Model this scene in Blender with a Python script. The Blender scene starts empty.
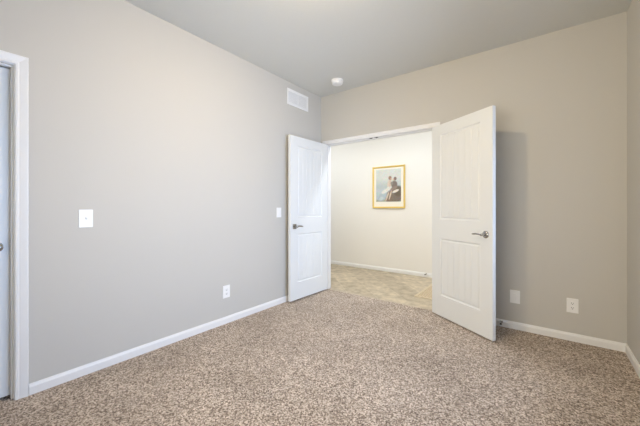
import bpy, bmesh, math, random
from mathutils import Vector, Matrix

R = math.radians
sc = bpy.context.scene
C = sc.collection

# ------------------------------------------------------------------ camera
W, H, BACK = 3.09, 2.749, -4.15          # room width, ceiling height, back wall
FPX, YAW = 295.54, 37.22                  # focal length in px, turn to the left
cd = bpy.data.cameras.new('camera')
cd.sensor_fit = 'HORIZONTAL'; cd.sensor_width = 36.0
cd.lens = 36.0 * FPX / 640.0
cd.shift_y = -(213.0 - 207.35) / 640.0
cd.clip_start = 0.02
cam = bpy.data.objects.new('camera', cd); C.objects.link(cam)
cam.location = (2.559, -3.396, 1.168)
cam.rotation_euler = (R(90), 0, R(YAW))
sc.camera = cam

# ------------------------------------------------------------------ view, world, daylight
sc.view_settings.view_transform = 'Standard'
sc.view_settings.look = 'None'
sc.view_settings.gamma = 1.0
sc.view_settings.exposure = -0.02
sc.view_settings.use_curve_mapping = False
sc.cycles.use_denoising = True
sc.cycles.max_bounces = 12
sc.cycles.diffuse_bounces = 8
sc.cycles.sample_clamp_indirect = 6.0

wd = bpy.data.worlds.new('world'); sc.world = wd; wd.use_nodes = True
wb = wd.node_tree.nodes['Background']
wb.inputs['Color'].default_value = (0.62, 0.78, 1.0, 1); wb.inputs['Strength'].default_value = 0.4

def area(name, loc, rot, sx, sy, power, col, shape='RECTANGLE', spread=180):
    l = bpy.data.lights.new(name, 'AREA'); l.shape = shape; l.size = sx
    if shape in ('RECTANGLE', 'ELLIPSE'): l.size_y = sy
    l.energy = power; l.color = col; l.spread = R(spread)
    o = bpy.data.objects.new(name, l); C.objects.link(o)
    o.location = loc; o.rotation_euler = [R(a) for a in rot]
    return o
# window openings in the walls the camera stands beside
WIN = (-2.85, -0.75, 0.35, 2.00)           # right wall: y0, y1, z0, z1
WBK_FILL = (0.75, 2.45, 0.55, 2.15)             # back wall, added to fill in light: x0, x1, z0, z1
area('daylight_and_fill', (W + 0.30, (WIN[0] + WIN[1]) / 2, 1.17), (0, 90, 0), 1.65, 2.05, 104, (0.48, 0.66, 1.0))
area('daylight_and_fill', ((WBK_FILL[0] + WBK_FILL[1]) / 2, BACK - 0.30, 1.35), (90, 0, 0), 1.7, 1.6, 68, (1.0, 0.93, 0.80))  # added warm fill light behind the back opening

# ------------------------------------------------------------------ materials
def nm(name):
    m = bpy.data.materials.new(name); m.use_nodes = True
    nt = m.node_tree; b = nt.nodes['Principled BSDF']
    return m, nt, b
def node(nt, t, **kw):
    n = nt.nodes.new(t)
    for k, v in kw.items():
        if k in n.inputs.keys(): n.inputs[k].default_value = v
        else: setattr(n, k, v)
    return n
def plain(name, col, rough=0.5, metal=0.0, bump=0.0, bscale=200.0, emit=None, spec=0.5):
    m, nt, b = nm(name)
    b.inputs['Base Color'].default_value = (*col, 1); b.inputs['Roughness'].default_value = rough
    b.inputs['Metallic'].default_value = metal
    b.inputs['Specular IOR Level'].default_value = spec
    tc = node(nt, 'ShaderNodeTexCoord')
    n = node(nt, 'ShaderNodeTexNoise', Scale=bscale, Detail=3.0)
    nt.links.new(tc.outputs['Object'], n.inputs['Vector'])
    mx = node(nt, 'ShaderNodeMix', data_type='RGBA')
    mx.inputs[6].default_value = (*[c * 0.985 for c in col], 1); mx.inputs[7].default_value = (*[min(1, c * 1.015) for c in col], 1)
    nt.links.new(n.outputs['Fac'], mx.inputs[0]); nt.links.new(mx.outputs[2], b.inputs['Base Color'])
    if bump:
        bp = node(nt, 'ShaderNodeBump', Strength=bump, Distance=0.002)
        nt.links.new(n.outputs['Fac'], bp.inputs['Height']); nt.links.new(bp.outputs['Normal'], b.inputs['Normal'])
    if emit:
        b.inputs['Emission Color'].default_value = (*emit[0], 1); b.inputs['Emission Strength'].default_value = emit[1]
    return m

M = {}
M['wall'] = plain('greige wall paint', (0.555, 0.54, 0.502), 0.75, bump=0.12, bscale=140, spec=0.25)
M['ceiling'] = plain('textured ceiling paint', (0.66, 0.66, 0.625), 0.9, bump=0.35, bscale=55, spec=0.1)
M['hallwall'] = plain('cream hall paint', (0.80, 0.785, 0.75), 0.75, bump=0.1, bscale=140, spec=0.25)
M['white'] = plain('white semi gloss trim paint', (0.80, 0.80, 0.795), 0.38, bscale=30)
M['door'] = plain('white door paint', (0.74, 0.76, 0.765), 0.36, bump=0.03, bscale=260)
M['plastic'] = plain('white plastic', (0.86, 0.86, 0.85), 0.3)
M['slot'] = plain('dark slot', (0.03, 0.03, 0.03), 0.6)
M['nickel'] = plain('satin nickel', (0.40, 0.39, 0.37), 0.22, 1.0)
M['brass'] = plain('gilt frame', (0.78, 0.58, 0.17), 0.35, 0.5)
M['mat'] = plain('picture mat board', (0.82, 0.78, 0.69), 0.9)
M['rubber'] = plain('grey rubber', (0.10, 0.10, 0.10), 0.7)
M['strip'] = plain('beige threshold strip', (0.50, 0.43, 0.34), 0.6)
M['vent_dark'] = plain('vent interior', (0.72, 0.72, 0.73), 0.8)
M['lamp'] = plain('lit frosted lamp glass', (0.9, 0.88, 0.82), 0.4, emit=((1.0, 0.77, 0.46), 345.0))
M['lens'] = plain('lit hall lamp lens', (0.9, 0.88, 0.82), 0.4, emit=((0.92, 0.96, 1.0), 325.0))

# carpet: mottled cut pile
m, nt, b = nm('mottled beige brown carpet'); M['carpet'] = m
tc = node(nt, 'ShaderNodeTexCoord')
n1 = node(nt, 'ShaderNodeTexNoise', Scale=104.0, Detail=3.0, Roughness=0.85)
n3 = node(nt, 'ShaderNodeTexNoise', Scale=14.0, Detail=3.0, Roughness=0.6)
n2 = node(nt, 'ShaderNodeTexNoise', Scale=2.2, Detail=4.0, Roughness=0.6)
v1 = node(nt, 'ShaderNodeTexVoronoi', Scale=140.0)
for n in (n1, n2, n3, v1): nt.links.new(tc.outputs['Object'], n.inputs['Vector'])
# tuft-by-tuft tone (voronoi cell colour) over a blotchier fibre noise
sp = node(nt, 'ShaderNodeSeparateColor'); nt.links.new(v1.outputs['Color'], sp.inputs['Color'])
mixf = node(nt, 'ShaderNodeMix', data_type='FLOAT'); mixf.inputs[0].default_value = 0.36
nt.links.new(n1.outputs['Fac'], mixf.inputs[2]); nt.links.new(sp.outputs[0], mixf.inputs[3])
cr = node(nt, 'ShaderNodeValToRGB')
e = cr.color_ramp.elements
e[0].position = 0.26; e[0].color = (0.090, 0.066, 0.050, 1)
e[1].position = 0.77; e[1].color = (0.90, 0.80, 0.69, 1)
x = e.new(0.42); x.color = (0.27, 0.212, 0.168, 1)
x = e.new(0.56); x.color = (0.53, 0.445, 0.37, 1)
nt.links.new(mixf.outputs[0], cr.inputs['Fac'])
def tone(src, lo, hi, p0=0.35, p1=0.65):
    r = node(nt, 'ShaderNodeValToRGB')
    r.color_ramp.elements[0].position = p0; r.color_ramp.elements[0].color = (lo, lo*0.99, lo*0.98, 1)
    r.color_ramp.elements[1].position = p1; r.color_ramp.elements[1].color = (hi, hi, hi, 1)
    nt.links.new(src.outputs['Fac'], r.inputs['Fac']); return r
prev = cr.outputs['Color']
for t in (tone(n2, 0.86, 1.05), tone(n3, 0.93, 1.06)):
    mu = node(nt, 'ShaderNodeMix', data_type='RGBA', blend_type='MULTIPLY'); mu.inputs[0].default_value = 1.0
    nt.links.new(prev, mu.inputs[6]); nt.links.new(t.outputs['Color'], mu.inputs[7]); prev = mu.outputs[2]
nt.links.new(prev, b.inputs['Base Color'])
b.inputs['Roughness'].default_value = 1.0; b.inputs['Specular IOR Level'].default_value = 0.05
b.inputs['Sheen Weight'].default_value = 0.1
bp = node(nt, 'ShaderNodeBump', Strength=0.5, Distance=0.010)
nt.links.new(mixf.outputs[0], bp.inputs['Height']); nt.links.new(bp.outputs['Normal'], b.inputs['Normal'])

# hall sheet vinyl, stone tile pattern
m, nt, b = nm('stone tile vinyl'); M['tile'] = m
tc = node(nt, 'ShaderNodeTexCoord')
mp = node(nt, 'ShaderNodeMapping'); mp.inputs['Rotation'].default_value = (0, 0, R(45))
nt.links.new(tc.outputs['Object'], mp.inputs['Vector'])
br = node(nt, 'ShaderNodeTexBrick', Scale=1.0, offset=0.0, squash=1.0)
br.inputs['Brick Width'].default_value = 0.33; br.inputs['Row Height'].default_value = 0.33
br.inputs['Mortar Size'].default_value = 0.006; br.inputs['Mortar Smooth'].default_value = 0.3
br.inputs['Color1'].default_value = (0.44, 0.375, 0.28, 1); br.inputs['Color2'].default_value = (0.58, 0.50, 0.38, 1)
br.inputs['Mortar'].default_value = (0.58, 0.51, 0.39, 1)
nt.links.new(mp.outputs['Vector'], br.inputs['Vector'])
n1 = node(nt, 'ShaderNodeTexNoise', Scale=9.0, Detail=6.0, Roughness=0.65)
nt.links.new(tc.outputs['Object'], n1.inputs['Vector'])
cr = node(nt, 'ShaderNodeValToRGB')
cr.color_ramp.elements[0].position = 0.35; cr.color_ramp.elements[0].color = (0.66, 0.64, 0.60, 1)
cr.color_ramp.elements[1].position = 0.65; cr.color_ramp.elements[1].color = (1.12, 1.10, 1.06, 1)
nt.links.new(n1.outputs['Fac'], cr.inputs['Fac'])
mu = node(nt, 'ShaderNodeMix', data_type='RGBA', blend_type='MULTIPLY'); mu.inputs[0].default_value = 1.0
nt.links.new(br.outputs['Color'], mu.inputs[6]); nt.links.new(cr.outputs['Color'], mu.inputs[7])
nt.links.new(mu.outputs[2], b.inputs['Base Color']); b.inputs['Roughness'].default_value = 0.42

# woven mat
m, nt, b = nm('woven tan mat'); M['woven'] = m
tc = node(nt, 'ShaderNodeTexCoord')
ck = node(nt, 'ShaderNodeTexChecker', Scale=42.0)
ck.inputs['Color1'].default_value = (0.66, 0.54, 0.38, 1); ck.inputs['Color2'].default_value = (0.40, 0.31, 0.20, 1)
n1 = node(nt, 'ShaderNodeTexNoise', Scale=120.0)
nt.links.new(tc.outputs['Object'], ck.inputs['Vector']); nt.links.new(tc.outputs['Object'], n1.inputs['Vector'])
mx = node(nt, 'ShaderNodeMix', data_type='RGBA', blend_type='OVERLAY'); mx.inputs[0].default_value = 0.5
nt.links.new(ck.outputs['Color'], mx.inputs[6]); nt.links.new(n1.outputs['Color'], mx.inputs[7])
nt.links.new(mx.outputs[2], b.inputs['Base Color']); b.inputs['Roughness'].default_value = 0.95
bp = node(nt, 'ShaderNodeBump', Strength=0.5, Distance=0.004)
nt.links.new(ck.outputs['Fac'], bp.inputs['Height']); nt.links.new(bp.outputs['Normal'], b.inputs['Normal'])
M['woven_edge'] = plain('tan mat binding', (0.62, 0.53, 0.38), 0.9)

# window glass: clear pane
m = bpy.data.materials.new('window glass'); m.use_nodes = True; nt = m.node_tree; M['glass'] = m
nt.nodes.clear()
out = nt.nodes.new('ShaderNodeOutputMaterial'); tr = nt.nodes.new('ShaderNodeBsdfTransparent')
gl = nt.nodes.new('ShaderNodeBsdfGlossy'); gl.inputs['Roughness'].default_value = 0.02
fr = nt.nodes.new('ShaderNodeFresnel'); mxs = nt.nodes.new('ShaderNodeMixShader')
nt.links.new(fr.outputs[0], mxs.inputs[0]); nt.links.new(tr.outputs[0], mxs.inputs[1]); nt.links.new(gl.outputs[0], mxs.inputs[2])
nt.links.new(mxs.outputs[0], out.inputs['Surface'])

# painted print: colour attribute holds the picture itself
m, nt, b = nm('printed painting'); M['print'] = m
va = node(nt, 'ShaderNodeVertexColor', layer_name='paint')
nt.links.new(va.outputs['Color'], b.inputs['Base Color']); b.inputs['Roughness'].default_value = 0.6

# ------------------------------------------------------------------ mesh helpers
def bx(bm, x0, x1, y0, y1, z0, z1):
    v = [bm.verts.new(p) for p in ((x0,y0,z0),(x1,y0,z0),(x1,y1,z0),(x0,y1,z0),(x0,y0,z1),(x1,y0,z1),(x1,y1,z1),(x0,y1,z1))]
    for f in ((0,3,2,1),(4,5,6,7),(0,1,5,4),(1,2,6,5),(2,3,7,6),(3,0,4,7)):
        bm.faces.new([v[i] for i in f])
def bm_box(*a):
    bm = bmesh.new(); bx(bm, *a); return bm
def bevel(bm, w, seg=2):
    bmesh.ops.bevel(bm, geom=bm.edges[:], offset=w, segments=seg, profile=0.7, affect='EDGES', clamp_overlap=True)
    return bm
def lathe(prof, n=32, axis='Z', bm=None, center=(0,0,0)):
    """prof: (radius, height) pairs, closed with fans at both ends"""
    bm = bm or bmesh.new(); rings = []
    def P(r, a, h):
        c, s = r * math.cos(a), r * math.sin(a)
        p = {'Z': (c, s, h), 'Y': (c, h, -s), 'X': (h, c, s)}[axis]
        return tuple(p[i] + center[i] for i in range(3))
    for r, h in prof:
        rings.append([bm.verts.new(P(r, 2*math.pi*k/n, h)) for k in range(n)])
    for a, b_ in zip(rings, rings[1:]):
        for k in range(n): bm.faces.new((a[k], a[(k+1)%n], b_[(k+1)%n], b_[k]))
    bm.faces.new(rings[0][::-1]); bm.faces.new(rings[-1])
    return bm
def tube(bm, pts, rad, n=12):
    """tube through points with per-point radius (rx, rz)"""
    rings = []
    for i, p in enumerate(pts):
        p = Vector(p)
        t = (Vector(pts[min(i+1, len(pts)-1)]) - Vector(pts[max(i-1, 0)])).normalized()
        up = Vector((0,0,1)) if abs(t.z) < 0.9 else Vector((1,0,0))
        s = t.cross(up).normalized(); u = s.cross(t)
        ra, rb = rad[i]
        rings.append([bm.verts.new(p + s*ra*math.cos(2*math.pi*k/n) + u*rb*math.sin(2*math.pi*k/n)) for k in range(n)])
    for a, b_ in zip(rings, rings[1:]):
        for k in range(n): bm.faces.new((a[k], a[(k+1)%n], b_[(k+1)%n], b_[k]))
    bm.faces.new(rings[0][::-1]); bm.faces.new(rings[-1])
    return bm
def obj(name, bm, mat, parent=None, smooth=False):
    bmesh.ops.recalc_face_normals(bm, faces=bm.faces[:])
    me = bpy.data.meshes.new(name); bm.to_mesh(me); bm.free()
    for mm in (mat if isinstance(mat, list) else [mat]): me.materials.append(mm)
    if smooth:
        for p in me.polygons: p.use_smooth = True
        try: me.set_sharp_from_angle(angle=R(40))
        except Exception: pass
    o = bpy.data.objects.new(name, me); C.objects.link(o)
    if parent: o.parent = parent
    return o
def tag(o, label, cat, group=None):
    o['label'] = label; o['category'] = cat
    if group: o['group'] = group
    return o
def struct(name, bm, mat, label=None, cat=None, smooth=False):
    o = obj(name, bm, mat, None, smooth); o['kind'] = 'structure'
    if label: o['label'] = label; o['category'] = cat
    return o
def thing(name, loc, rotz, label, cat, group=None):
    o = bpy.data.objects.new(name, None); C.objects.link(o); o.empty_display_size = 0.05
    o.location = loc; o.rotation_euler = (0, 0, R(rotz)); return tag(o, label, cat, group)

# ------------------------------------------------------------------ room shell
T = 0.12
CY0, CY1, CZ = -3.83, -3.088, 2.035        # closet opening in the left wall (y0, y1, top)
DX0, DX1, DZ = 0.067, 1.608, 2.070         # rough double-door opening in the far wall
HY = 1.66                                  # hall's far wall

bm = bmesh.new()
bx(bm, 0, W, BACK, 0.0, -0.10, 0.0); bx(bm, DX0 + .001, DX1 - .001, 0.0, 0.035, -0.10, 0.0)
struct('floor', bm, M['carpet'], 'mottled beige and brown carpet covering the bedroom', 'floor')
bm = bm_box(-2.6, 3.6, 0.047, HY, -0.11, -0.006)
struct('floor_hall', bm, M['tile'], 'beige stone-pattern tile floor of the hall beyond the doors', 'floor')
struct('ceiling', bm_box(-T, W + T, BACK - T, T, H, H + 0.12), M['ceiling'], 'grey textured ceiling of the bedroom', 'ceiling')
struct('ceiling_hall', bm_box(-2.6, 3.6, T, HY, H, H + 0.12), M['ceiling'], 'ceiling of the hall beyond the doors', 'ceiling')

bm = bmesh.new()
bx(bm, -T, 0, BACK - T, CY0, -0.1, H); bx(bm, -T, 0, CY1, 0, -0.1, H); bx(bm, -T, 0, CY0, CY1, CZ, H)
struct('wall_left', bm, M['wall'], 'plain greige wall on the left with switches and an outlet', 'wall')
bm = bmesh.new()
bx(bm, -T, DX0, 0, T, -0.1, H); bx(bm, DX1, W + T, 0, T, -0.1, H); bx(bm, DX0, DX1, 0, T, DZ, H)
struct('wall_far', bm, M['wall'], 'greige wall holding the open double doors', 'wall')
bm = bmesh.new()
y0, y1, z0, z1 = WIN
bx(bm, W, W + T, BACK - T, y0, -0.1, H); bx(bm, W, W + T, y1, 0, -0.1, H)
bx(bm, W, W + T, y0, y1, -0.1, z0); bx(bm, W, W + T, y0, y1, z1, H)
struct('wall_right', bm, M['wall'], 'narrow strip of greige wall at the right edge', 'wall')
bm = bmesh.new()
x0, x1, z0, z1 = WBK_FILL
bx(bm, 0, x0, BACK - T, BACK, -0.1, H); bx(bm, x1, W, BACK - T, BACK, -0.1, H)
bx(bm, x0, x1, BACK - T, BACK, -0.1, z0); bx(bm, x0, x1, BACK - T, BACK, z1, H)
struct('wall_back', bm, M['wall'])
struct('wall_hall', bm_box(-2.6, 3.6, HY, HY + T, -0.1, H), M['hallwall'], 'bright cream hall wall seen through the open doors', 'wall')
struct('wall_hall_left', bm_box(-2.72, -2.6, T, HY, -0.1, H), M['hallwall'])
struct('wall_hall_right', bm_box(3.6, 3.72, T, HY, -0.1, H), M['hallwall'])
bm = bmesh.new(); bx(bm, -2.6, -T, 0, T, -0.1, H); bx(bm, W + T, 3.6, 0, T, -0.1, H)
struct('wall_hall_near', bm, M['hallwall'])
# closet behind the left door
bm = bmesh.new()
bx(bm, -0.9, -0.8, CY0 - 0.3, CY1 + 0.3, -0.1, H); bx(bm, -0.8, -T, CY0 - 0.3, CY0 - 0.2, -0.1, H); bx(bm, -0.8, -T, CY1 + 0.2, CY1 + 0.3, -0.1, H)
bx(bm, -0.8, -T, CY0 - 0.2, CY1 + 0.2, H, H + 0.1)
struct('wall_closet', bm, M['wall'])
struct('floor_closet', bm_box(-0.8, 0, CY0 - 0.2, CY1 + 0.2, -0.1, -0.004), M['carpet'])

# baseboards: 70 mm high with an eased top
def base(name, p0, p1, n, mat=None, h=0.068, t=0.014, z=0.0, label=None):
    """run from p0 to p1 along the wall; n = direction into the room"""
    prof = [(0, z), (t, z), (t, z + h*0.72), (t*0.72, z + h*0.84), (t*0.55, z + h*0.95), (t*0.25, z + h), (0, z + h)]
    bm = bmesh.new(); rings = []
    for p in (p0, p1):
        rings.append([bm.verts.new((p[0] + n[0]*a, p[1] + n[1]*a, b_)) for a, b_ in prof])
    k = len(prof)
    for i in range(k): bm.faces.new((rings[0][i], rings[0][(i+1)%k], rings[1][(i+1)%k], rings[1][i]))
    bm.faces.new(rings[0]); bm.faces.new(rings[1][::-1])
    return struct(name, bm, mat or M['white'], label, 'baseboard' if label else None)
CW = 0.058                                 # casing width
base('baseboard_left', (0, CY1 + CW + 0.003), (0, 0), (1, 0), label='white baseboard along the left wall')
base('baseboard_far', (DX1 + 0.041, 0), (W, 0), (0, -1), label='white baseboard under the right part of the far wall')
base('baseboard_right', (W, BACK), (W, 0), (-1, 0), label='white baseboard along the right wall')
base('baseboard_back', (0, BACK), (W, BACK), (0, 1))
base('baseboard_hall', (-2.6, HY), (3.6, HY), (0, -1), z=-0.006, label='white baseboard along the hall wall')

# casings: moulded profile mitred around three sides of an opening
def casing(a0, a1, ztop, to3, zb=0.0, w=CW, four=False):
    prof = [(0, 0), (0, 0.008), (0.004, 0.0105), (0.012, 0.0115), (0.018, 0.0095), (0.024, 0.0115), (w - 0.018, 0.015), (w - 0.008, 0.017), (w - 0.002, 0.017), (w, 0.014), (w, 0)]
    corners = [(a0, zb, -1, 0), (a0, ztop, -1, 1), (a1, ztop, 1, 1), (a1, zb, 1, 0)]
    if four: corners[0] = (a0, zb, -1, -1); corners[3] = (a1, zb, 1, -1)
    bm = bmesh.new(); rings = [[bm.verts.new(to3(a + s*q, z + u*q, d)) for q, d in prof] for a, z, s, u in corners]
    k = len(prof); pairs = [(0,1),(1,2),(2,3)] + ([(3,0)] if four else [])
    for i, j in pairs:
        for q in range(k - 1): bm.faces.new((rings[i][q], rings[i][q+1], rings[j][q+1], rings[j][q]))
        bm.faces.new((rings[i][k-1], rings[i][0], rings[j][0], rings[j][k-1]))
    if not four: bm.faces.new(rings[0]); bm.faces.new(rings[3][::-1])
    return bm
JX0, JX1, JZ = 0.085, 1.590, 2.056         # clear opening between jambs
# double-door casing and jamb
jb = bmesh.new()
bx(jb, DX0, JX0, 0.0, T, -0.004, DZ); bx(jb, JX1, DX1, 0.0, T, -0.004, DZ); bx(jb, JX0, JX1, 0.0, T, JZ, DZ)
tr1 = struct('trim_1', jb, M['white'], 'white jamb and casing around the open double doors', 'door frame')
bm = casing(JX0 - 0.006, JX1 + 0.006, JZ + 0.005, lambda a, z, d: (a, -d, z), w=0.048); obj('casing', bm, M['white'], tr1)
bm = casing(JX0 - 0.006, JX1 + 0.006, JZ + 0.005, lambda a, z, d: (a, T + d, z), w=0.048); obj('casing', bm, M['white'], tr1)
bm = bmesh.new()                                                      # stop strips the doors close against
bx(bm, JX0, JX0 + 0.011, 0.040, 0.075, 0, JZ); bx(bm, JX1 - 0.011, JX1, 0.040, 0.075, 0, JZ); bx(bm, JX0 + .011, JX1 - .011, 0.040, 0.075, JZ - 0.011, JZ)
obj('stop_strip', bm, M['white'], tr1)
for cx in (0.785, 0.865):
    bm = bm_box(cx - 0.024, cx + 0.024, 0.006, 0.034, JZ - 0.003, JZ)
    o = obj('catch_plate', bm, M['nickel'], tr1); o['label'] = 'metal ball-catch plate'
    obj('catch_ball', lathe([(0.007, -0.006), (0.010, -0.004), (0.010, 0.0)], 16, 'Z', center=(cx, 0.020, JZ - 0.003)), M['slot'], o)
# closet casing, jamb and stop
jb = bmesh.new(); j = 0.004
bx(jb, -T, 0, CY1 - 0.004, CY1, 0, CZ); bx(jb, -T, 0, CY0, CY0 + 0.004, 0, CZ); bx(jb, -T, 0, CY0 + .004, CY1 - .004, CZ - 0.004, CZ)
tr2 = struct('trim_2', jb, M['white'], 'white casing of the closed door at the left edge', 'door frame')
bm = casing(CY0, CY1, CZ, lambda a, z, d: (d, a, z)); obj('casing', bm, M['white'], tr2)
bm = bmesh.new()
bx(bm, -0.056, -0.026, CY1 - 0.013, CY1 - 0.004, 0, CZ - 0.004); bx(bm, -0.056, -0.026, CY0 + 0.004, CY0 + 0.013, 0, CZ - 0.004)
bx(bm, -0.056, -0.026, CY0 + 0.013, CY1 - 0.013, CZ - 0.013, CZ - 0.004)
obj('stop_strip', bm, M['white'], tr2)
struct('trim_3', bm_box(DX0 + .001, DX1 - .001, 0.035, 0.047, -0.10, 0.0005), M['strip'], 'thin beige strip where carpet meets hall tile', 'threshold')

# ------------------------------------------------------------------ unseen windows lighting the room; the back one is added for fill
def window(n, to3, a0, a1, z0, z1):
    fb = bmesh.new()
    def b6(bm, p, q, r, s, d0, d1):
        vs = [to3(u, v, d) for d in (d0, d1) for u, v in ((p, r), (q, r), (q, s), (p, s))]
        v = [bm.verts.new(c) for c in vs]
        for f in ((0,1,2,3),(4,5,6,7),(0,1,5,4),(1,2,6,5),(2,3,7,6),(3,0,4,7)): bm.faces.new([v[i] for i in f])
    w = 0.045
    b6(fb, a0, a0+w, z0, z1, -0.10, -0.03); b6(fb, a1-w, a1, z0, z1, -0.10, -0.03)
    b6(fb, a0+w, a1-w, z0, z0+w, -0.10, -0.03); b6(fb, a0+w, a1-w, z1-w, z1, -0.10, -0.03)
    zm = (z0+z1)/2; b6(fb, a0+w, a1-w, zm-0.02, zm+0.02, -0.10, -0.04)
    fr_ = struct('window_%d' % n, fb, M['white'])
    pb = bmesh.new(); b6(pb, a0+w, a1-w, z0+w, zm-0.02, -0.072, -0.068); obj('pane', pb, M['glass'], fr_)
    pb = bmesh.new(); b6(pb, a0+w, a1-w, zm+0.02, z1-w, -0.072, -0.068); obj('pane', pb, M['glass'], fr_)
    cb = casing(a0, a1, z1, to3, z0, four=True); obj('casing', cb, M['white'], fr_)
window(1, lambda a, z, d: (W - d, a, z), *WIN)
window(2, lambda a, z, d: (a, BACK + d, z), *WBK_FILL)  # added window, positioned for the fill it gives

# ------------------------------------------------------------------ doors
DW, DT, DZ0, DZ1 = 0.745, 0.035, 0.016, 2.050
DW2 = 0.760
def door_mesh(w=DW, DZ0=DZ0):
    """leaf along +x from the pivot edge, faces at y=0 and y=DT; two grooved panels pressed into each face"""
    bm = bmesh.new(); sx0, sx1 = 0.128, w - 0.128
    rects = [(sx0, sx1, 0.232, 0.838), (sx0, sx1, 1.040, 1.942)]
    xs = [0, sx0, sx1, w]; zs = [DZ0, 0.232, 0.838, 1.040, 1.942, DZ1]
    for yf, s in ((0.0, 1), (DT, -1)):
        for i in range(3):
            for k in range(5):
                if i == 1 and k in (1, 3): continue
                bm.faces.new([bm.verts.new(p) for p in ((xs[i], yf, zs[k]), (xs[i+1], yf, zs[k]), (xs[i+1], yf, zs[k+1]), (xs[i], yf, zs[k+1]))])
        for a0, a1, b0, b1 in rects:
            steps = [(0.0, 0.0), (0.006, 0.006), (0.013, 0.0095), (0.020, 0.0085), (0.026, 0.0045), (0.031, 0.0035)]
            rings = [[bm.verts.new((x, yf + s*d, z)) for x, z in ((a0+q, b0+q), (a1-q, b0+q), (a1-q, b1-q), (a0+q, b1-q))] for q, d in steps]
            for r0, r1 in zip(rings, rings[1:]):
                for c in range(4): bm.faces.new((r0[c], r0[(c+1)%4], r1[(c+1)%4], r1[c]))
            # plank field with V grooves
            q, d = steps[-1]; f0, f1, g0, g1 = a0+q, a1-q, b0+q, b1-q
            n = 6; g = 0.0035; cols = [(f0, d)]
            for t in range(1, n):
                xc = f0 + (f1 - f0)*t/n; cols += [(xc-g, d), (xc, d+0.0035), (xc+g, d)]
            cols.append((f1, d))
            for (xa, da), (xb, db) in zip(cols, cols[1:]):
                bm.faces.new([bm.verts.new(p) for p in ((xa, yf+s*da, g0), (xb, yf+s*db, g0), (xb, yf+s*db, g1), (xa, yf+s*da, g1))])
    for x in (0, w):
        bm.faces.new([bm.verts.new(p) for p in ((x, 0, DZ0), (x, DT, DZ0), (x, DT, DZ1), (x, 0, DZ1))])
    for z in (DZ0, DZ1):
        bm.faces.new([bm.verts.new(p) for p in ((0, 0, z), (w, 0, z), (w, DT, z), (0, DT, z))])
    bmesh.ops.remove_doubles(bm, verts=bm.verts[:], dist=0.0001)
    return bm
def lever(parent, x, z, yface, s, style, L=0.108):
    """s = +1 when the handle stands out along +y; lever points back to the hinge"""
    Y = lambda d: yface + s*d
    if style == 'square':
        rb = bm_box(x - 0.030, x + 0.030, *sorted((Y(0), Y(0.009))), z - 0.030, z + 0.030); bevel(rb, 0.002)
    else:
        rb = lathe([(0.033, Y(0)), (0.033, Y(0.004)), (0.030, Y(0.009)), (0.022, Y(0.012))], 32, 'Y', center=(x, 0, z))
    h = obj('door_handle', rb, M['nickel'], parent, True); h['label'] = 'satin nickel handle'
    lb = lathe([(0.012, Y(0.008)), (0.0105, Y(0.020)), (0.012, Y(0.046)), (0.011, Y(0.060)), (0.005, Y(0.064))], 20, 'Y', center=(x, 0, z))
    pts, rad = [], []
    for i in range(9):
        t = i / 8.0
        pts.append((x + 0.004 - L*t, Y(0.052 - 0.008*math.sin(t*math.pi)), z + 0.006*math.sin(t*math.pi*0.9) - 0.004*t))
        rad.append((0.0060 - 0.001*t, 0.0105 - 0.0035*t) if i < 8 else (0.003, 0.005))
    tube(lb, pts, rad, 12); obj('lever', lb, M['nickel'], h, True)
def hinges(parent, ypin):
    for z in (0.22, 1.03, 1.84):
        bm = lathe([(0.004, z-0.052), (0.0065, z-0.048), (0.0065, z+0.048), (0.004, z+0.052)], 14, 'Z', center=(-0.004, ypin, 0))
        bx(bm, -0.0015, 0.0, *sorted((ypin, ypin + math.copysign(0.03, DT/2 - ypin))), z-0.045, z+0.045)
        obj('hinge', bm, M['nickel'], parent, True)

# left leaf: hinged on the left jamb, swung in square to the far wall
d1 = struct('door_1', door_mesh(DW, 0.022), M['door'], 'white two-panel door leaf standing open beside the left wall', 'door')
d1.location = (JX0 + 0.004, -0.012, 0); d1.rotation_euler = (0, 0, R(-91.6))
lever(d1, DW - 0.070, 0.932, DT, 1, 'square'); lever(d1, DW - 0.070, 0.932, 0.0, -1, 'square'); hinges(d1, -0.004)
# right leaf: built mirrored (hall face at y = 0), hinged on the right jamb, swung back toward the far wall
d2 = struct('door_2', door_mesh(DW2, 0.012), M['door'], 'white two-panel door leaf swung back toward the right', 'door')
d2.location = (JX1 - 0.002 - math.sin(R(33.5))*DT, -0.012 - math.cos(R(33.5))*DT, 0); d2.rotation_euler = (0, 0, R(-33.5))
lever(d2, DW2 - 0.069, 0.927, 0.0, -1, 'round'); lever(d2, DW2 - 0.069, 0.927, DT, 1, 'round'); hinges(d2, DT + 0.004)
# closed door at the left edge, set back in its frame
cw = (CY1 - 0.007) - (CY0 + 0.007)
d3 = struct('door_3', door_mesh(cw), M['door'], 'closed white door at the left edge of the room', 'door')
d3.location = (-0.059, CY0 + 0.007, 0); d3.rotation_euler = (0, 0, R(90)); d3.scale = (1, 1, 0.984)
kb = obj('door_knob', lathe([(0.031, 0), (0.031, -0.004), (0.027, -0.009), (0.012, -0.012), (0.011, -0.030), (0.022, -0.038), (0.027, -0.048), (0.025, -0.058), (0.014, -0.064), (0.004, -0.065)], 32, 'Y', center=(cw - 0.066, 0, 0.945)), M['nickel'], d3, True)
kb['label'] = 'round satin nickel knob'

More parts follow.
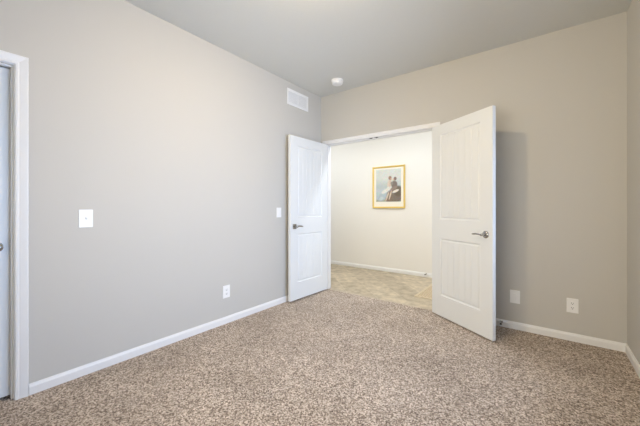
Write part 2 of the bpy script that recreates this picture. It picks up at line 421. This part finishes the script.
# ------------------------------------------------------------------ wall plates; built in local x (right), z (up), standing out along -y
def plate_bm(w, h, d=0.006):
    bm = bm_box(-w/2, w/2, -d, 0, -h/2, h/2)
    es = [e for e in bm.edges if all(abs(v.co.y + d) < 1e-6 for v in e.verts)] + [e for e in bm.edges if abs(e.verts[0].co.y - e.verts[1].co.y) > 1e-6]
    bmesh.ops.bevel(bm, geom=es, offset=0.003, segments=2, profile=0.7, affect='EDGES'); return bm
def screw(parent, x, z, d=0.006):
    s = obj('screw', lathe([(0.0035, -d - 0.0012), (0.0035, -d + 0.001)], 12, 'Y', center=(x, 0, z)), M['plastic'], parent)
    return s
def wall_plate(kind, name, loc, rotz, label, cat, w=0.080, h=0.124):
    t = thing(name, loc, rotz, label, cat)
    pl = obj('cover_plate', plate_bm(w, h), M['plastic'], t)
    if kind == 'toggle':
        obj('switch_collar', bm_box(-0.0062, 0.0062, -0.0066, -0.005, -0.0125, 0.0125), M['plastic'], t)
        bm = bmesh.new()
        vs = [bm.verts.new(p) for p in ((-.0045,-.005,-.009),(.0045,-.005,-.009),(.0045,-.005,.004),(-.0045,-.005,.004),(-.004,-.019,.004),(.004,-.019,.004),(.004,-.019,.012),(-.004,-.019,.012))]
        for f in ((0,1,2,3),(4,5,6,7),(0,1,5,4),(1,2,6,5),(2,3,7,6),(3,0,4,7)): bm.faces.new([vs[i] for i in f])
        obj('toggle', bm, M['plastic'], t); screw(t, 0, 0.030); screw(t, 0, -0.030)
    elif kind == 'rocker':
        obj('rocker', bevel(bm_box(-0.0165, 0.0165, -0.0095, -0.004, -0.0335, 0.0335), 0.0015), M['plastic'], t)
        screw(t, 0, 0.048); screw(t, 0, -0.048)
    elif kind == 'duplex':
        for z in (0.0195, -0.0195):
            bm = lathe([(0.0172, -0.0085), (0.0172, -0.004)], 28, 'Y', center=(0, 0, z))
            for v in bm.verts: v.co.z = z + max(-0.0140, min(0.0140, v.co.z - z))
            r = obj('receptacle', bm, M['plastic'], t)
            sb = bmesh.new()
            bx(sb, -0.0082, -0.0052, -0.0089, -0.008, z - 0.001, z + 0.0085); bx(sb, 0.0052, 0.0082, -0.0089, -0.008, z, z + 0.0075)
            lathe([(0.0032, -0.0089), (0.0032, -0.008)], 12, 'Y', bm=sb, center=(0, 0, z - 0.0075))
            obj('slots', sb, M['slot'], r)
        screw(t, 0, 0.0)
    return t
wall_plate('toggle', 'light_switch', (0, -2.740, 1.090), 90, 'white toggle switch plate mid-height on the left wall, near the closed door', 'light switch')
wall_plate('rocker', 'light_switch', (0, -0.851, 1.106), 90, 'slim white switch plate on the left wall, beside the free edge of the open door', 'light switch', 0.074, 0.118)
wall_plate('duplex', 'wall_outlet', (0, -1.592, 0.318), 90, 'white outlet low on the left wall above the baseboard', 'outlet')
wall_plate('rocker', 'cable_plate', (2.333, 0, 0.309), 0, 'white wall plate low on the far wall, in the shadow of the right door', 'wall plate')
wall_plate('duplex', 'wall_outlet', (2.754, 0, 0.308), 0, 'white duplex outlet low on the far wall near the right corner', 'outlet')

# air vent high on the left wall: frame, centre bar, louvres
vt = thing('air_vent', (0, -0.502, 2.563), 90, 'white louvred air vent high on the left wall near the corner', 'vent')
VW, VH = 0.405, 0.200
bm = bmesh.new(); f = 0.026
bx(bm, -VW/2, VW/2, -0.007, 0, VH/2 - f, VH/2); bx(bm, -VW/2, VW/2, -0.007, 0, -VH/2, -VH/2 + f)
bx(bm, -VW/2, -VW/2 + f, -0.007, 0, -VH/2 + f, VH/2 - f); bx(bm, VW/2 - f, VW/2, -0.007, 0, -VH/2 + f, VH/2 - f)
obj('frame', bm, M['plastic'], vt)
obj('center_bar', bm_box(-0.006, 0.006, -0.006, -0.001, -VH/2 + f, VH/2 - f), M['plastic'], vt)
obj('backing', bm_box(-VW/2 + f, VW/2 - f, -0.0012, -0.0002, -VH/2 + f, VH/2 - f), M['vent_dark'], vt)
for s in (-1, 1):
    x0, x1 = (0.006, VW/2 - f) if s > 0 else (-VW/2 + f, -0.006)
    for k in range(11):
        z = -VH/2 + f + 0.0068 + k*0.0134
        bm = bmesh.new()
        vs = [bm.verts.new(p) for p in ((x0,-.0015,z+.0055),(x1,-.0015,z+.0055),(x1,-.0028,z+.0062),(x0,-.0028,z+.0062),(x0,-.0070,z-.0055),(x1,-.0070,z-.0055),(x1,-.0058,z-.0060),(x0,-.0058,z-.0060))]
        for fc in ((0,1,2,3),(4,5,6,7),(0,1,6,7),(3,2,5,4),(0,3,4,7),(1,2,5,6)): bm.faces.new([vs[i] for i in fc])
        obj('louver', bm, M['plastic'], vt)
for s in (-1, 1): screw(vt, s*(VW/2 - 0.012), 0, 0.007)

# smoke detector on the ceiling
sd = thing('smoke_detector', (0.505, -0.335, H), 0, 'round white smoke detector on the ceiling near the corner', 'smoke detector')
obj('mounting_base', lathe([(0.074, 0.0), (0.074, -0.012)], 40), M['plastic'], sd, True)
obj('body', lathe([(0.068, -0.012), (0.070, -0.020), (0.067, -0.040), (0.058, -0.050), (0.030, -0.053)], 40), M['plastic'], sd, True)
obj('test_button', lathe([(0.012, -0.0525), (0.012, -0.056)], 20, center=(0.02, -0.01, 0)), M['plastic'], sd)

# door stops screwed to the baseboards
def door_stop(loc, label):
    t = thing('door_stop', loc, 0, label, 'door stop')
    obj('mount', lathe([(0.011, 0.0), (0.011, -0.004), (0.006, -0.007)], 18, 'Y'), M['nickel'], t, True)
    bm = lathe([(0.0042, -0.006), (0.0042, -0.058)], 12, 'Y')
    for k in range(12): lathe([(0.0048, -0.009 - k*0.004), (0.0066, -0.010 - k*0.004), (0.0066, -0.0115 - k*0.004), (0.0048, -0.0125 - k*0.004)], 12, 'Y', bm=bm)
    obj('spring', bm, M['nickel'], t, True)
    o = obj('rubber_tip', lathe([(0.0075, -0.057), (0.0095, -0.060), (0.0095, -0.069), (0.007, -0.073)], 16, 'Y'), M['rubber'], t, True)
    o['label'] = 'dark rubber tip'
door_stop((2.225, -0.014, 0.048), 'small metal door stop on the bedroom baseboard behind the right door')
door_stop((0.975, HY - 0.014, 0.048), 'small metal door stop on the hall baseboard')

# ------------------------------------------------------------------ framed print in the hall
pw, ph = 0.632, 0.770
pc = thing('framed_picture', (0.291, HY, 1.537), 0, 'gold framed print of two seated figures on the hall wall', 'picture')
def frame_bm(w, h, prof):
    bm = bmesh.new(); k = len(prof); rings = []
    for sx, sz in ((-1,-1),(1,-1),(1,1),(-1,1)):
        rings.append([bm.verts.new((sx*(w/2 - q), -d, sz*(h/2 - q))) for q, d in prof])
    for i in range(4):
        a, b_ = rings[i], rings[(i+1)%4]
        for q in range(k): bm.faces.new((a[q], a[(q+1)%k], b_[(q+1)%k], b_[q]))
    return bm
obj('frame', frame_bm(pw, ph, [(0, 0), (0, 0.022), (0.005, 0.028), (0.014, 0.028), (0.020, 0.022), (0.026, 0.020), (0.031, 0.012), (0.031, 0)]), M['brass'], pc)
obj('mat_board', bm_box(-pw/2 + 0.029, pw/2 - 0.029, -0.011, -0.002, -ph/2 + 0.029, ph/2 - 0.029), M['mat'], pc)
# generic seaside scene with two seated figures
NX, NZ = 72, 96
px0, px1, pz0, pz1 = -0.242, 0.242, -0.265, 0.325
def paint(u, v, rnd):
    c = [0.60, 0.62, 0.58]                                               # pale sky
    def mixc(c, d, a): return [c[i]*(1-a) + d[i]*a for i in range(3)]
    c = mixc(c, (0.44, 0.50, 0.50), max(0, min(1, (0.72 - v)/0.25)))
    c = mixc(c, (0.50, 0.55, 0.58), max(0, min(1, (0.46 - v)/0.12)))
    def ell(cx, cz, rx, rz, rot=0, soft=0.35):
        x, z = u - cx, v - cz; ca, sa = math.cos(rot), math.sin(rot)
        x, z = x*ca + z*sa, -x*sa + z*ca
        r = math.sqrt((x/rx)**2 + (z/rz)**2); return max(0, min(1, (1 + soft*0.5 - r)/soft))
    for d, *e in (((0.46,0.53,0.56), .16,.14,.30,.18), ((0.34,0.36,0.27), .30,.02,.45,.05),
                  ((0.17,0.13,0.10), .76,.17,.34,.22), ((0.13,0.10,0.07), .90,.32,.18,.16), ((0.20,0.15,0.11), .52,.12,.14,.15),
                  ((0.40,0.48,0.54), .26,.16,.20,.12,.5), ((0.52,0.58,0.60), .22,.10,.10,.05,.3), ((0.70,0.69,0.64), .38,.33,.17,.055,.4),
                  ((0.68,0.66,0.60), .52,.41,.12,.06,.5), ((0.60,0.46,0.36), .57,.57,.055,.12,-.15), ((0.66,0.52,0.42), .50,.55,.03,.10,-.3),
                  ((0.30,0.18,0.12), .57,.73,.065,.06), ((0.60,0.42,0.32), .62,.70,.03,.035),
                  ((0.17,0.13,0.11), .74,.52,.12,.12,.3), ((0.20,0.13,0.10), .77,.70,.06,.055), ((0.58,0.40,0.30), .71,.67,.028,.035),
                  ((0.24,0.22,0.20), .64,.56,.05,.05), ((0.62,0.50,0.40), .46,.16,.03,.15,-.45), ((0.64,0.50,0.40), .58,.20,.028,.15,-.35),
                  ((0.72,0.68,0.60), .79,.32,.13,.04,.3), ((0.26,0.20,0.16), .72,.41,.14,.05,.3)):
        c = mixc(c, d, 0.95*ell(*e))
    return [max(0, min(1, x*(1 + rnd.uniform(-.22, .22)))) for x in c]
rnd = random.Random(4)
bm = bmesh.new(); lay = bm.loops.layers.float_color.new('paint'); grid = []
for k in range(NZ + 1):
    grid.append([bm.verts.new((px0 + (px1-px0)*i/NX, -0.0122, pz0 + (pz1-pz0)*k/NZ)) for i in range(NX + 1)])
cols = [[paint(i/NX, k/NZ, rnd) for i in range(NX + 1)] for k in range(NZ + 1)]
for k in range(NZ):
    for i in range(NX):
        fc = bm.faces.new((grid[k][i], grid[k][i+1], grid[k+1][i+1], grid[k+1][i]))
        for lp, (kk, ii) in zip(fc.loops, ((k,i),(k,i+1),(k+1,i+1),(k+1,i))): lp[lay] = (*cols[kk][ii], 1)
bd = [e for e in bm.edges if e.is_boundary]
r = bmesh.ops.extrude_edge_only(bm, edges=bd)
for v in [g for g in r['geom'] if isinstance(g, bmesh.types.BMVert)]: v.co.y = -0.0110
obj('print', bm, M['print'], pc)

# ------------------------------------------------------------------ mat on the hall floor
mt = thing('door_mat', (1.62, 0.86, -0.006), 0, 'tan woven mat on the hall floor partly behind the right door', 'mat')
obj('woven_field', bm_box(-0.40, 0.40, -0.37, 0.37, 0.0, 0.007), M['woven'], mt)
bm = bmesh.new()
bx(bm, -0.43, 0.43, -0.40, -0.37, 0, 0.009); bx(bm, -0.43, 0.43, 0.37, 0.40, 0, 0.009); bx(bm, -0.43, -0.40, -0.37, 0.37, 0, 0.009); bx(bm, 0.40, 0.43, -0.37, 0.37, 0, 0.009)
obj('binding', bm, M['woven_edge'], mt)

# ------------------------------------------------------------------ lamps
cl = thing('ceiling_light', (1.46, -2.02, H), 0, 'round flush ceiling light in the middle of the bedroom', 'ceiling light')
obj('pan', lathe([(0.092, 0.0), (0.096, -0.015), (0.092, -0.025)], 40), M['nickel'], cl, True)
obj('glass_shade', lathe([(0.080, -0.025), (0.082, -0.040), (0.075, -0.060), (0.055, -0.074), (0.02, -0.080)], 40), M['lamp'], cl, True)
for x, tx in ((-0.9, 'left of'), (0.75, 'opposite'), (2.5, 'right of')):
    cl = thing('recessed_light', (x, 0.52, H), 0, 'round recessed ceiling light in the hall %s the open doors' % tx, 'ceiling light', 'hall ceiling lights')
    obj('trim_ring', lathe([(0.095, 0.0), (0.095, -0.004), (0.078, -0.008)], 32), M['plastic'], cl, True)
    obj('lens', lathe([(0.076, -0.0082), (0.07, -0.0105)], 32), M['lens'], cl, True)
